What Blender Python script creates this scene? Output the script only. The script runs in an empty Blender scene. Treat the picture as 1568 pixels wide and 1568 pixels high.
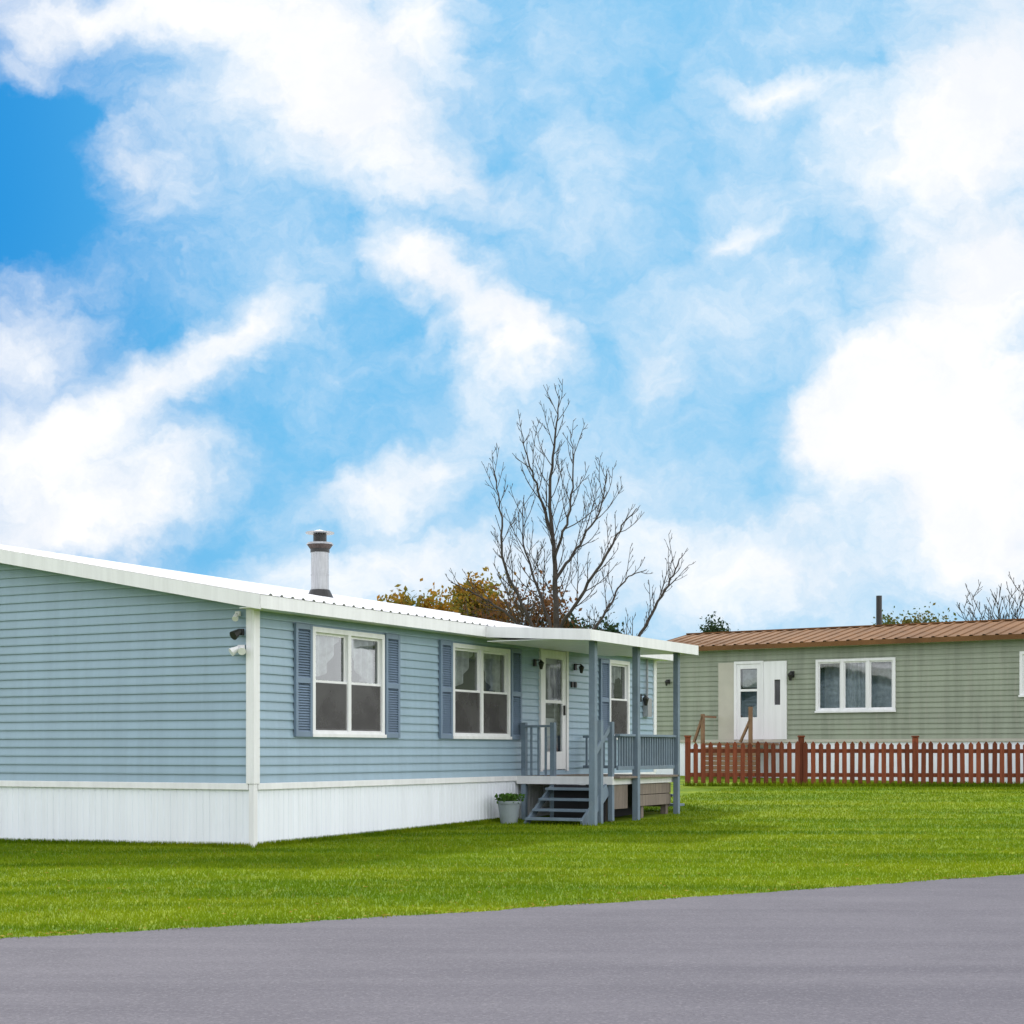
import bpy, math, random
import numpy as np
from mathutils import Vector, Matrix
random.seed(7); rng=np.random.default_rng(7)
scene=bpy.context.scene
scene.view_settings.view_transform='Standard'
scene.view_settings.look='None'
scene.view_settings.exposure=0

# ------------------------------------------------------------------ helpers
def link(o):
    scene.collection.objects.link(o); return o
class NT:
    def __init__(s,nt): s.nt=nt; nt.nodes.clear()
    def n(s,t,ins=None,**kw):
        nd=s.nt.nodes.new(t)
        for k,v in kw.items(): setattr(nd,k,v)
        if ins:
            for k,v in ins.items():
                sock=nd.inputs[k]
                if isinstance(v,bpy.types.NodeSocket): s.nt.links.new(v,sock)
                else: sock.default_value=v
        return nd
    def math(s,op,a,b=0.0,c=0.0,clamp=False):
        nd=s.n('ShaderNodeMath',{0:a,1:b,2:c},operation=op); nd.use_clamp=clamp; return nd.outputs[0]
    def mixc(s,f,a,b,bt='MIX'):
        nd=s.nt.nodes.new('ShaderNodeMix'); nd.data_type='RGBA'; nd.blend_type=bt
        for i,v in ((0,f),(6,a),(7,b)):
            if isinstance(v,bpy.types.NodeSocket): s.nt.links.new(v,nd.inputs[i])
            else: nd.inputs[i].default_value=v if i==0 else (*v,1) if len(v)==3 else v
        return nd.outputs[2]
    def mr(s,v,a,b,c=0.,d=1.,smooth=True):
        nd=s.n('ShaderNodeMapRange',{'Value':v,'From Min':a,'From Max':b,'To Min':c,'To Max':d})
        if smooth: nd.interpolation_type='SMOOTHSTEP'
        return nd.outputs[0]
    def noise(s,vec,scale,detail=4,rough=.5,dist=0.):
        return s.n('ShaderNodeTexNoise',{'Vector':vec,'Scale':scale,'Detail':detail,'Roughness':rough,'Distortion':dist})
def newmat(name):
    m=bpy.data.materials.new(name); m.use_nodes=True; return m,NT(m.node_tree)
def paint(name,col,rough=.5,var=.12,scale=1.5,dirt=0.0,dirtcol=(.2,.18,.13),streak=False,bump=0.0,metal=0.,spec=.4,fine=0.03,island=0.,bscale=None,bdist=.01):
    m,t=newmat(name)
    pos=t.n('ShaderNodeNewGeometry').outputs['Position']
    if streak: v=t.n('ShaderNodeVectorMath',{0:pos,1:(6,6,.5)},operation='MULTIPLY').outputs[0]
    else: v=pos
    n1=t.noise(v,scale,3,.6).outputs[0]
    f=t.mr(n1,.3,.7,1-var,1+var)
    n2=None
    if fine>0 or bump>0:
        n2=t.noise(pos,bscale or scale*14,2,.6).outputs[0]
        if fine>0: f=t.math('MULTIPLY',f,t.mr(n2,.3,.7,1-fine,1+fine))
    if island>0:
        g=t.n('ShaderNodeNewGeometry').outputs['Random Per Island']
        f=t.math('MULTIPLY',f,t.mr(g,0,1,1-island,1+island,smooth=False))
    cs=t.n('ShaderNodeVectorMath',{0:(*col,)},operation='SCALE'); t.nt.links.new(f,cs.inputs['Scale'])
    c=cs.outputs[0]
    if dirt>0:
        n3=t.noise(v,scale*2.3,4,.7).outputs[0]
        c=t.mixc(t.math('MULTIPLY',t.mr(n3,.48,.75),dirt),c,dirtcol)
    b=t.n('ShaderNodeBsdfPrincipled',{'Base Color':c,'Roughness':rough,'Metallic':metal,'Specular IOR Level':spec})
    if bump>0:
        bn=t.n('ShaderNodeBump',{'Strength':bump,'Distance':bdist,'Height':n2}); t.nt.links.new(bn.outputs[0],b.inputs['Normal'])
    t.n('ShaderNodeOutputMaterial',{'Surface':b.outputs[0]})
    return m

class MB:
    def __init__(s): s.v=[]; s.f=[]
    def quad(s,a,b,c,d):
        i=len(s.v); s.v+= [a,b,c,d]; s.f.append((i,i+1,i+2,i+3))
    def box(s,x0,x1,y0,y1,z0,z1):
        i=len(s.v)
        s.v+=[(x0,y0,z0),(x1,y0,z0),(x1,y1,z0),(x0,y1,z0),(x0,y0,z1),(x1,y0,z1),(x1,y1,z1),(x0,y1,z1)]
        s.f+=[(i,i+3,i+2,i+1),(i+4,i+5,i+6,i+7),(i,i+1,i+5,i+4),(i+1,i+2,i+6,i+5),(i+2,i+3,i+7,i+6),(i+3,i,i+4,i+7)]
    def beam(s,p,q,w,h,up=(0,0,1)):
        p=Vector(p); q=Vector(q); d=(q-p).normalized(); r=d.cross(Vector(up))
        if r.length<1e-4: r=Vector((1,0,0))
        r.normalize(); u=r.cross(d)
        i=len(s.v)
        for e in (p,q):
            for a,b in ((-1,-1),(1,-1),(1,1),(-1,1)):
                s.v.append(tuple(e+r*a*w/2+u*b*h/2))
        s.f+=[(i,i+1,i+2,i+3),(i+7,i+6,i+5,i+4)]+[(i+k,i+4+k,i+4+(k+1)%4,i+(k+1)%4) for k in range(4)]
    def cyl(s,c,r0,r1,z0,z1,n=24,cap=True):
        i=len(s.v)
        for r,z in ((r0,z0),(r1,z1)):
            for k in range(n):
                a=2*math.pi*k/n; s.v.append((c[0]+r*math.cos(a),c[1]+r*math.sin(a),z))
        for k in range(n): s.f.append((i+k,i+(k+1)%n,i+n+(k+1)%n,i+n+k))
        if cap: s.f.append(tuple(i+n+k for k in range(n))); s.f.append(tuple(i+n-1-k for k in range(n)))
    def tr(s,fn,start=0):
        s.v=[fn(*p) for p in s.v]; return s
    def ext(s,o):
        i=len(s.v); s.v+=o.v; s.f+=[tuple(k+i for k in f) for f in o.f]
    def make(s,name,mat,parent=None,bevel=0.,smooth=False,clip=None):
        me=bpy.data.meshes.new(name); me.from_pydata(s.v,[],s.f)
        if clip:
            import bmesh
            bm=bmesh.new(); bm.from_mesh(me)
            for co,no in clip:
                bmesh.ops.bisect_plane(bm,geom=bm.verts[:]+bm.edges[:]+bm.faces[:],plane_co=co,plane_no=no,clear_outer=True)
            bm.to_mesh(me); bm.free()
        me.update(); me.materials.append(mat)
        if smooth:
            me.polygons.foreach_set('use_smooth',[True]*len(me.polygons))
        o=link(bpy.data.objects.new(name,me))
        if parent: o.parent=parent
        if bevel>0:
            b=o.modifiers.new('bev','BEVEL'); b.width=bevel; b.segments=1; b.limit_method='ANGLE'
        return o
def np_mesh(name,V,F,mat,parent=None):
    me=bpy.data.meshes.new(name)
    k=F.shape[1]
    me.vertices.add(len(V)); me.vertices.foreach_set('co',V.astype(np.float32).ravel())
    me.loops.add(F.size); me.loops.foreach_set('vertex_index',F.astype(np.int32).ravel())
    me.polygons.add(len(F)); me.polygons.foreach_set('loop_start',np.arange(0,F.size,k,dtype=np.int32))
    me.update(calc_edges=True); me.validate()
    me.materials.append(mat)
    o=link(bpy.data.objects.new(name,me))
    if parent: o.parent=parent
    return o
def empty(name,loc=(0,0,0),rz=0):
    e=link(bpy.data.objects.new(name,None)); e.location=loc; e.rotation_euler=(0,0,rz); e.empty_display_size=.5
    return e

# ------------------------------------------------------------------ terrain
EX=np.array([-150,-60,-20,-8,-3.27,-1.305,1.13,4.95,9.5,20,60,150.])
EY=np.array([-30,-12,3.0,8.0,10.4,11.49,13.1,15.85,19.2,27,58,128.])
def edge(x): return np.interp(x,EX,EY)
def sst(a): a=np.clip(a,0,1); return a*a*(3-2*a)
def g(x,y):
    x=np.asarray(x,float); y=np.asarray(y,float)
    h=np.interp(y,[-500,20,23,26.5,31,36,42,50,600],[0,0,.03,.09,.24,.42,.56,.7,.7])
    h=h-np.clip(-3-x,0,5)*.018
    return h*sst((y-edge(x)-.4)/5.0)
def gf(x,y): return float(g(x,y))

# ------------------------------------------------------------------ materials
def lawn_mat(name,blade=False):
    m,t=newmat(name)
    pos=t.n('ShaderNodeNewGeometry').outputs['Position']
    big=t.noise(pos,.35,3,.6).outputs[0]
    mp=t.n('ShaderNodeMapping',{'Vector':pos,'Rotation':(0,0,math.radians(-31)),'Scale':(.16,1.2,1)}).outputs[0]
    band=t.noise(mp,1.0,4,.65,.4).outputs[0]
    med=t.noise(pos,2.6,4,.7).outputs[0]
    c=t.mixc(t.mr(band,.36,.64),(.072,.140,.005),(.195,.255,.009))
    c=t.mixc(t.math('MULTIPLY',t.mr(big,.4,.7),.5),c,(.105,.198,.007))
    c=t.mixc(t.math('MULTIPLY',t.mr(med,.52,.72),.6),c,(.245,.262,.018))
    c=t.mixc(t.math('MULTIPLY',t.mr(med,.48,.28),.5),c,(.044,.100,.007))
    if blade:
        r=t.n('ShaderNodeNewGeometry').outputs['Random Per Island']
        c=t.mixc(t.math('MULTIPLY',r,.30),c,(.20,.29,.016))
        c=t.mixc(t.mr(r,.985,.992,0,.5),c,(.32,.28,.10))
        d=t.n('ShaderNodeBsdfDiffuse',{'Color':c}).outputs[0]
        tl=t.n('ShaderNodeBsdfTranslucent',{'Color':c}).outputs[0]
        b=t.n('ShaderNodeMixShader',{0:.42,1:d,2:tl}).outputs[0]
    else:
        fin=t.noise(pos,38,2,.7).outputs[0]
        c=t.mixc(t.math('MULTIPLY',t.mr(fin,.35,.65),.35),c,(.05,.105,.006))
        p=t.n('ShaderNodeBsdfPrincipled',{'Base Color':c,'Roughness':.9,'Specular IOR Level':.1})
        bn=t.n('ShaderNodeBump',{'Strength':.5,'Distance':.03,'Height':fin}); t.nt.links.new(bn.outputs[0],p.inputs['Normal'])
        b=p.outputs[0]
    t.n('ShaderNodeOutputMaterial',{'Surface':b}); return m
M_lawn=lawn_mat('lawn_grass'); M_blade=lawn_mat('grass_blades',True)

def road_mat():
    m,t=newmat('asphalt')
    pos=t.n('ShaderNodeNewGeometry').outputs['Position']
    mp=t.n('ShaderNodeMapping',{'Vector':pos,'Rotation':(0,0,math.radians(-31)),'Scale':(.10,1.3,1)}).outputs[0]
    st=t.noise(mp,1.2,4,.6).outputs[0]
    pa=t.noise(pos,.7,4,.6).outputs[0]
    f1=t.noise(pos,70,3,.75).outputs[0]
    vo=t.n('ShaderNodeTexVoronoi',{'Vector':pos,'Scale':80.}).outputs['Color']
    f2=t.n('ShaderNodeSeparateColor',{0:vo}).outputs[0]
    c=t.mixc(t.mr(st,.3,.7),(.087,.083,.103),(.112,.107,.128))
    c=t.mixc(t.math('MULTIPLY',t.mr(pa,.42,.68),.45),c,(.074,.071,.089))
    c=t.mixc(t.math('MULTIPLY',t.mr(f1,.48,.72),.6),c,(.042,.040,.050))
    c=t.mixc(t.math('MULTIPLY',t.mr(f2,.72,1.),.32),c,(.20,.19,.21))
    p=t.n('ShaderNodeBsdfPrincipled',{'Base Color':c,'Roughness':.9,'Specular IOR Level':.2})
    h=t.math('ADD',f1,f2)
    bn=t.n('ShaderNodeBump',{'Strength':.5,'Distance':.006,'Height':h}); t.nt.links.new(bn.outputs[0],p.inputs['Normal'])
    t.n('ShaderNodeOutputMaterial',{'Surface':p.outputs[0]}); return m
M_road=road_mat()
M_blue=paint('blue_vinyl_siding',(.262,.368,.455),.42,.05,.9,.12,(.21,.27,.30),streak=True,island=.035,fine=0,bump=.35,bscale=2.2,bdist=.012)
M_white=paint('white_trim',(.76,.76,.78),.45,.05,1.2,.12,(.5,.5,.48),streak=True,fine=0)
M_skirt=paint('white_vinyl_skirting',(.80,.83,.90),.45,.035,.8,.16,(.58,.59,.60),streak=True,fine=0,bump=.3,bscale=2.5,bdist=.012)
M_roofw=paint('white_metal_roof',(.82,.82,.84),.35,.04,1.,.15,(.6,.6,.58),fine=0)
M_shut=paint('slate_blue_shutter',(.165,.225,.315),.5,.07,2,fine=0)
M_post=paint('slate_blue_wood',(.150,.200,.255),.6,.1,3,.25,(.27,.30,.32),bump=.2)
M_deck=paint('weathered_wood',(.19,.155,.13),.8,.2,4,.4,(.10,.08,.06),streak=True,bump=.3,island=.15)
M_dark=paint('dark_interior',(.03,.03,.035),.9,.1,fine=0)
M_room=paint('room_interior',(.09,.09,.10),.9,.3,1.2,fine=0)
M_curt=paint('sheer_curtain',(.50,.51,.53),.9,.25,7,fine=0)
M_black=paint('black_metal',(.02,.02,.02),.4,fine=0)
M_galv=paint('galvanised_pipe',(.36,.37,.39),.42,.12,6,.25,(.22,.21,.20),streak=True,metal=.35)
M_rust=paint('rusty_band',(.06,.045,.04),.8,.3,8)
M_green=paint('green_vinyl_siding',(.245,.275,.210),.5,.12,.7,.5,(.30,.30,.245),streak=True,island=.06,fine=0,bump=.35,bscale=1.8,bdist=.015)
M_beige=paint('cream_trim',(.46,.44,.38),.5,.06,1.5,.2,(.36,.33,.27),fine=0)
M_brown=paint('brown_metal_roof',(.150,.074,.030),.7,.18,1.2,.45,(.10,.055,.026),spec=.12)
M_fence=paint('red_stained_wood',(.160,.042,.020),.8,.2,5,.35,(.10,.038,.022),streak=True,bump=.3,island=.3,spec=.2)
M_tanwood=paint('tan_wood',(.22,.125,.07),.7,.15,4,.2)
M_bark=paint('grey_bark',(.05,.041,.036),.9,.3,4,fine=0)
M_pot=paint('grey_planter',(.24,.28,.30),.6,.08,4,fine=0)

def glass_mat():
    m,t=newmat('window_glass')
    fr=t.n('ShaderNodeFresnel',{'IOR':1.5}).outputs[0]
    f=t.math('ADD',t.math('MULTIPLY',fr,1.6),.10,clamp=True)
    tr=t.n('ShaderNodeBsdfTransparent',{'Color':(.8,.84,.84,1)}).outputs[0]
    gl=t.n('ShaderNodeBsdfGlossy',{'Color':(.9,.93,.95,1),'Roughness':.03})
    pos=t.n('ShaderNodeNewGeometry').outputs['Position']
    bn=t.n('ShaderNodeBump',{'Strength':.15,'Distance':.02,'Height':t.noise(pos,1.6,2,.5).outputs[0]}); t.nt.links.new(bn.outputs[0],gl.inputs['Normal'])
    b=t.n('ShaderNodeMixShader',{0:f,1:tr,2:gl.outputs[0]}).outputs[0]
    t.n('ShaderNodeOutputMaterial',{'Surface':b}); return m
M_glass=glass_mat()
def screen_mat():
    m,t=newmat('insect_screen')
    tr=t.n('ShaderNodeBsdfTransparent',{'Color':(.8,.8,.8,1)}).outputs[0]
    pos=t.n('ShaderNodeNewGeometry').outputs['Position']
    c=t.mixc(t.mr(t.noise(pos,1.8,3,.6).outputs[0],.35,.65),(.085,.08,.082),(.125,.12,.122))
    d=t.n('ShaderNodeBsdfDiffuse',{'Color':c}).outputs[0]
    b=t.n('ShaderNodeMixShader',{0:.72,1:tr,2:d}).outputs[0]
    t.n('ShaderNodeOutputMaterial',{'Surface':b}); return m
M_screen=screen_mat()
def leaf_mat(name,c1,c2,c3,sc=1.2):
    m,t=newmat(name)
    pos=t.n('ShaderNodeNewGeometry').outputs['Position']
    r=t.n('ShaderNodeNewGeometry').outputs['Random Per Island']
    n=t.noise(pos,sc,2,.6).outputs[0]
    c=t.mixc(t.mr(n,.4,.6),c1,c2)
    c=t.mixc(t.math('MULTIPLY',r,.6),c,c3)
    d=t.n('ShaderNodeBsdfDiffuse',{'Color':c}).outputs[0]
    tl=t.n('ShaderNodeBsdfTranslucent',{'Color':c}).outputs[0]
    b=t.n('ShaderNodeMixShader',{0:.35,1:d,2:tl}).outputs[0]
    t.n('ShaderNodeOutputMaterial',{'Surface':b}); return m
M_lf_aut=leaf_mat('autumn_leaves',(.12,.14,.03),(.32,.145,.02),(.24,.17,.03),1.1)
M_lf_brn=leaf_mat('brown_leaves',(.15,.07,.03),(.07,.055,.03),(.17,.08,.035))
M_lf_dk=leaf_mat('evergreen_needles',(.02,.045,.02),(.035,.06,.025),(.03,.05,.03))
M_lf_gr=leaf_mat('green_leaves',(.06,.10,.025),(.16,.12,.03),(.05,.09,.03))
M_lf_fall=leaf_mat('fallen_leaf',(.35,.22,.05),(.45,.33,.08),(.22,.12,.04),8)
M_lf_pot=leaf_mat('pot_plant_leaves',(.08,.17,.03),(.11,.2,.04),(.05,.12,.03),8)

# ------------------------------------------------------------------ ground + road
xs=np.unique(np.concatenate([np.linspace(-260,-30,24),np.arange(-30,40,.5),np.linspace(40,280,24)]))
ys=np.unique(np.concatenate([np.linspace(-120,0,13),np.arange(0,56,.5),np.linspace(56,500,30)]))
X,Y=np.meshgrid(xs,ys); Z=g(X,Y)
V=np.stack([X,Y,Z],-1).reshape(-1,3); nx=len(xs); ny=len(ys)
ii=np.arange(nx*ny).reshape(ny,nx)
F=np.stack([ii[:-1,:-1],ii[:-1,1:],ii[1:,1:],ii[1:,:-1]],-1).reshape(-1,4)
np_mesh('lawn',V,F,M_lawn)
rx=np.unique(np.concatenate([np.arange(-120,120,3.),np.arange(-12,22,.05)]))
re=edge(rx)
k=np.ones(41)/41
sm=re.copy()
tmp=np.convolve(re,k,'same'); sel=(rx>-9)&(rx<19); sm[sel]=tmp[sel]
def edge_s(x): return np.interp(x,rx,sm)
rag=sm+0.03*np.sin(rx*5.1)+.02*np.sin(rx*13.7+1)+rng.normal(0,.014,len(rx))
top=np.stack([rx,rag,np.full_like(rx,.006)],-1)
bot=np.stack([rx+5.0,rag-8.6,np.full_like(rx,.006)],-1)
V=np.concatenate([top,bot]); n=len(rx); i=np.arange(n-1)
F=np.stack([i+n,i+n+1,i+1,i],-1)
np_mesh('road',V,F,M_road)

# ------------------------------------------------------------------ blue home
def siding(mb,a0,a1,z0,z1,openings=(),course=.115,out=.02):
    z=z0
    while z<z1-1e-4:
        zt=min(z+course,z1)
        cuts=sorted({z,zt}|{q for o in openings for q in (o[2],o[3]) if z<q<zt})
        for lo,hi in zip(cuts[:-1],cuts[1:]):
            segs=[(a0,a1)]
            for (oa,ob,oz0,oz1) in openings:
                if oz0<hi-1e-5 and oz1>lo+1e-5:
                    ns=[]
                    for (p,q) in segs:
                        if ob<=p or oa>=q: ns.append((p,q)); continue
                        if oa>p: ns.append((p,oa))
                        if ob<q: ns.append((ob,q))
                    segs=ns
            ol=-out*(1-(lo-z)/course); oh=-out*(1-(hi-z)/course)
            for p,q in segs:
                i=len(mb.v)
                if lo==z:
                    mb.v+=[(p,0,lo),(q,0,lo),(q,ol,lo),(p,ol,lo),(p,ol,lo+.018),(q,ol,lo+.018),(p,oh,hi),(q,oh,hi)]
                    mb.f+=[(i,i+3,i+2,i+1)]
                    if hi>lo+.019: mb.f+=[(i+3,i+2,i+5,i+4),(i+4,i+5,i+7,i+6)]
                    else: mb.f+=[(i+3,i+2,i+7,i+6)]
                else:
                    mb.v+=[(p,ol,lo),(q,ol,lo),(q,oh,hi),(p,oh,hi)]; mb.f+=[(i,i+1,i+2,i+3)]
        z=zt
def skirt(mb,a0,a1,z0,z1,pitch=.105):
    a=a0
    while a<a1:
        b=min(a+pitch,a1); gq=min(.018,b-a)
        mb.quad((a,0.0,z0),(a+gq*.5,.010,z0),(a+gq*.5,.010,z1),(a,0,z1))
        if b-a>gq:
            mb.quad((a+gq*.5,.010,z0),(a+gq,-.0,z0),(a+gq,0,z1),(a+gq*.5,.010,z1))
            mb.quad((a+gq,0,z0),(b,0,z0),(b,0,z1),(a+gq,0,z1))
        a=b
def window(P,x0,x1,z0,z1,cols=2,hung=True,curtain='swag',trim=.065,screen=True):
    W=P['white']; G=P['glass']; S=P['screen']; R=P['room']; C=P['curtain']
    W.box(x0,x0+trim,-.045,.03,z0,z1); W.box(x1-trim,x1,-.045,.03,z0,z1)
    W.box(x0+trim,x1-trim,-.045,.03,z1-trim,z1); W.box(x0+trim,x1-trim,-.045,.03,z0+.001,z0+trim)
    W.box(x0-.02,x1+.02,-.065,-.046,z0-.015,z0+.03)
    ix0=x0+trim; ix1=x1-trim; iz0=z0+trim; iz1=z1-trim
    mw=.075; cw=(ix1-ix0-mw*(cols-1))/cols
    for c in range(cols):
        a=ix0+c*(cw+mw); b=a+cw
        if c<cols-1: W.box(b,b+mw,-.04,.03,iz0,iz1)
        st=.035
        if hung:
            zm=(iz0+iz1)/2
            for (p,q,y) in ((iz0,zm+.02,-.018),(zm-.02,iz1,.006)):
                W.box(a,a+st,y,y+.022,p,q); W.box(b-st,b,y,y+.022,p,q)
                W.box(a+st,b-st,y,y+.022,p,p+st); W.box(a+st,b-st,y,y+.022,q-st,q)
                G.quad((a+st,y+.012,p+st),(b-st,y+.012,p+st),(b-st,y+.012,q-st),(a+st,y+.012,q-st))
            if screen: S.quad((a+.012,-.024,iz0+.012),(b-.012,-.024,iz0+.012),(b-.012,-.024,zm-.012),(a+.012,-.024,zm-.012))
        else:
            W.box(a,a+st,-.01,.012,iz0,iz1); W.box(b-st,b,-.01,.012,iz0,iz1)
            W.box(a+st,b-st,-.01,.012,iz0,iz0+st); W.box(a+st,b-st,-.01,.012,iz1-st,iz1)
            G.quad((a+st,0.002,iz0+st),(b-st,0.002,iz0+st),(b-st,0.002,iz1-st),(a+st,0.002,iz1-st))
    d=1.0; X0=x0+.02; X1=x1-.02; Z0=z0+.02; Z1=z1-.02
    R.quad((X0,d,Z0),(X1,d,Z0),(X1,d,Z1),(X0,d,Z1))
    R.quad((X0,.03,Z0),(X0,d,Z0),(X0,d,Z1),(X0,.03,Z1)); R.quad((X1,.03,Z0),(X1,d,Z0),(X1,d,Z1),(X1,.03,Z1))
    R.quad((X0,.03,Z0),(X1,.03,Z0),(X1,d,Z0),(X0,d,Z0)); R.quad((X0,.03,Z1),(X1,.03,Z1),(X1,d,Z1),(X0,d,Z1))
    def drape(fa,fb,ztop,zbot_fn,ydepth=.10):
        nn=60
        for k in range(nn):
            u0=k/nn; u1=(k+1)/nn
            xa=fa+(fb-fa)*u0; xb=fa+(fb-fa)*u1
            ya=ydepth+.03*math.sin(u0*nn*.55)+.016*math.sin(u0*23); yb=ydepth+.03*math.sin(u1*nn*.55)+.016*math.sin(u1*23)
            C.quad((xa,ya,zbot_fn(u0)),(xb,yb,zbot_fn(u1)),(xb,yb,ztop),(xa,ya,ztop))
    if curtain=='swag':
        mid=(x0+x1)/2; zt=z1-.06; h=z1-z0
        drape(x0+.05,mid-.02,zt,lambda u: zt-h*(.56-.50*u**1.1-.05*math.sin(u*9)))
        drape(mid+.02,x1-.05,zt,lambda u: zt-h*(.56-.50*(1-u)**1.1-.05*math.sin(u*9)))
    elif curtain=='full':
        drape(x0+.05,x0+(x1-x0)*.30,z1-.06,lambda u:z0+.06); drape(x1-(x1-x0)*.30,x1-.05,z1-.06,lambda u:z0+.06)
    elif curtain=='center':
        drape(x0+(x1-x0)*.36,x0+(x1-x0)*.62,z1-.06,lambda u:z0+.06,.06)
        drape(x0+.03,x1-.03,z1-.06,lambda u:z0+.06,.45)
    elif curtain=='valance':
        drape(x0+.05,x1-.05,z1-.06,lambda u:z1-.06-(z1-z0)*(.20+.05*math.cos(u*12)))
def shutter(mb,x0,x1,z0,z1):
    y0=-.058;y1=-.022; st=.05
    mb.box(x0,x0+st,y0,y1,z0,z1); mb.box(x1-st,x1,y0,y1,z0,z1)
    zm=(z0+z1)/2
    for a,b in ((z0,z0+.07),(zm-.035,zm+.035),(z1-.07,z1)): mb.box(x0+st,x1-st,y0+.002,y1,a,b)
    for lo,hi in ((z0+.07,zm-.035),(zm+.035,z1-.07)):
        z=lo
        while z<hi-.01:
            zt=min(z+.034,hi)
            mb.quad((x0+st,y0+.006,z),(x1-st,y0+.006,z),(x1-st,y1,zt),(x0+st,y1,zt))
            mb.quad((x0+st,y1,z),(x1-st,y1,z),(x1-st,y0+.006,z),(x0+st,y0+.006,z))
            z=zt

TH=math.atan2(.883,.469)
home=empty('blue_mobile_home',(-3.216,20.3,0),TH)
def L2W(s,y):
    return (-3.216+.469*s-.883*y, 20.3+.883*s+.469*y)
L=12.7; WD=9.2; SL=.185; ZE=3.0; ZS=.79
def P_new(): return {k:MB() for k in ('white','glass','screen','room','curtain')}
P=P_new()
wins=[(1.22,2.97,1.40,2.83),(4.88,6.72,1.40,2.83),(10.55,11.45,1.42,2.86)]
door=(7.84,8.80,.86,2.93)
ops=[tuple(w[0:4]) for w in wins]+[(door[0],door[1],door[2],door[3])]
ops_in=[(a+.02,b-.02,c+.02,d-.02) for a,b,c,d in ops]
S=MB(); siding(S,0.0,L,ZS,ZE,ops_in)
S.make('siding_long_wall',M_blue,home)
S=MB(); siding(S,-WD,0,ZS,ZE+WD/2*SL+.05); S.tr(lambda x,y,z:(y,-x,z))
clipn=[((0,0,ZE+.02),(0,-SL,1)),((0,WD,ZE+.02),(0,SL,1))]
S.make('siding_gable_wall',M_blue,home,clip=clipn)
S=MB(); siding(S,0,WD,ZS,ZE+WD/2*SL+.05); S.tr(lambda x,y,z:(L-y,x,z))
S.make('siding_far_gable',M_blue,home,clip=clipn)
S=MB(); siding(S,0,L,ZS,ZE); S.tr(lambda x,y,z:(L-x,WD-y,z)); S.make('siding_back_wall',M_blue,home)
for i,w in enumerate(wins): window(P,*w[:4],cols=2 if i<2 else 1,curtain='swag' if i<2 else 'valance')
K=MB(); skirt(K,0,L,-.4,ZS-.01)
K2=MB(); skirt(K2,-WD,0,-.4,ZS-.01); K2.tr(lambda x,y,z:(y,-x,z)); K.ext(K2)
K2=MB(); skirt(K2,0,WD,-.4,ZS-.01); K2.tr(lambda x,y,z:(L-y,x,z)); K.ext(K2)
K.make('skirting',M_skirt,home)
T=MB()
T.box(.06,L,-.034,-.001,ZS-.075,ZS+.008); T.box(-.034,-.001,.06,WD,ZS-.075,ZS+.008)
T.box(L+.001,L+.034,0,WD,ZS-.075,ZS+.008)
T.box(-.04,.085,-.04,-.002,ZS+.0,ZE+.0); T.box(-.04,-.002,-.002,.085,ZS,ZE+.0)
T.box(-.03,.05,-.03,-.001,-.3,ZS-.002); T.box(-.03,-.001,-.001,.05,-.3,ZS-.002)
T.box(L-.075,L+.04,-.04,-.002,ZS+.01,ZE); T.box(L+.002,L+.04,-.002,.075,ZS+.01,ZE)
T.make('corner_and_skirt_trim',M_white,home,bevel=.004)
OH=.30; OG=.28
zf=ZE+.02
def rz_(y): return zf+ (y if y<WD/2 else WD-y)*SL
R=MB()
x0=-OG; x1=L+OG
pitch=.23
a=x0
prof=[]
while a<x1:
    prof+=[(a,0),(a+pitch*.68,0),(a+pitch*.76,.022),(a+pitch*.92,.022)]; a+=pitch
prof.append((x1,0)); prof=[p for p in prof if p[0]<=x1]
for (ya,yb) in ((-OH-.03,WD/2),(WD/2,WD+OH+.03)):
    for p,q in zip(prof[:-1],prof[1:]):
        za=rz_(ya)+.155; zb=rz_(yb)+.155
        R.quad((p[0],ya,za+p[1]),(q[0],ya,za+q[1]),(q[0],yb,zb+q[1]),(p[0],yb,zb+p[1]))
R.quad((x0,-OH,rz_(-OH)+.13),(x1,-OH,rz_(-OH)+.13),(x1,WD/2,rz_(WD/2)+.13),(x0,WD/2,rz_(WD/2)+.13))
R.quad((x0,WD+OH,rz_(WD+OH)+.13),(x1,WD+OH,rz_(WD+OH)+.13),(x1,WD/2,rz_(WD/2)+.13),(x0,WD/2,rz_(WD/2)+.13))
R.beam((x0-.02,WD/2,rz_(WD/2)+.17),(x1+.02,WD/2,rz_(WD/2)+.17),.25,.03)
R.make('metal_roof',M_roofw,home)
Fz=MB()
zl=rz_(-OH)
Fz.box(x0-.02,x1+.02,-OH-.022,-OH,zl-.02,zl+.145)
Fz.box(x0-.02,x1+.02,WD+OH,WD+OH+.022,zl-.02,zl+.145)
Fz.box(x0,x1,-OH,-.0,zl-.012,zl+.0)
for X in (x0-.024,x1+.002):
    for (ya,yb) in ((-OH-.022,WD/2),(WD/2,WD+OH+.022)):
        i=len(Fz.v)
        za=rz_(ya); zb=rz_(yb)
        for xx in (X,X+.022):
            Fz.v+=[(xx,ya,za-.03),(xx,yb,zb-.03),(xx,yb,zb+.15),(xx,ya,za+.15)]
        Fz.f+=[(i,i+1,i+2,i+3),(i+4,i+5,i+6,i+7),(i,i+1,i+5,i+4),(i+3,i+2,i+6,i+7),(i,i+3,i+7,i+4),(i+1,i+2,i+6,i+5)]
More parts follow.
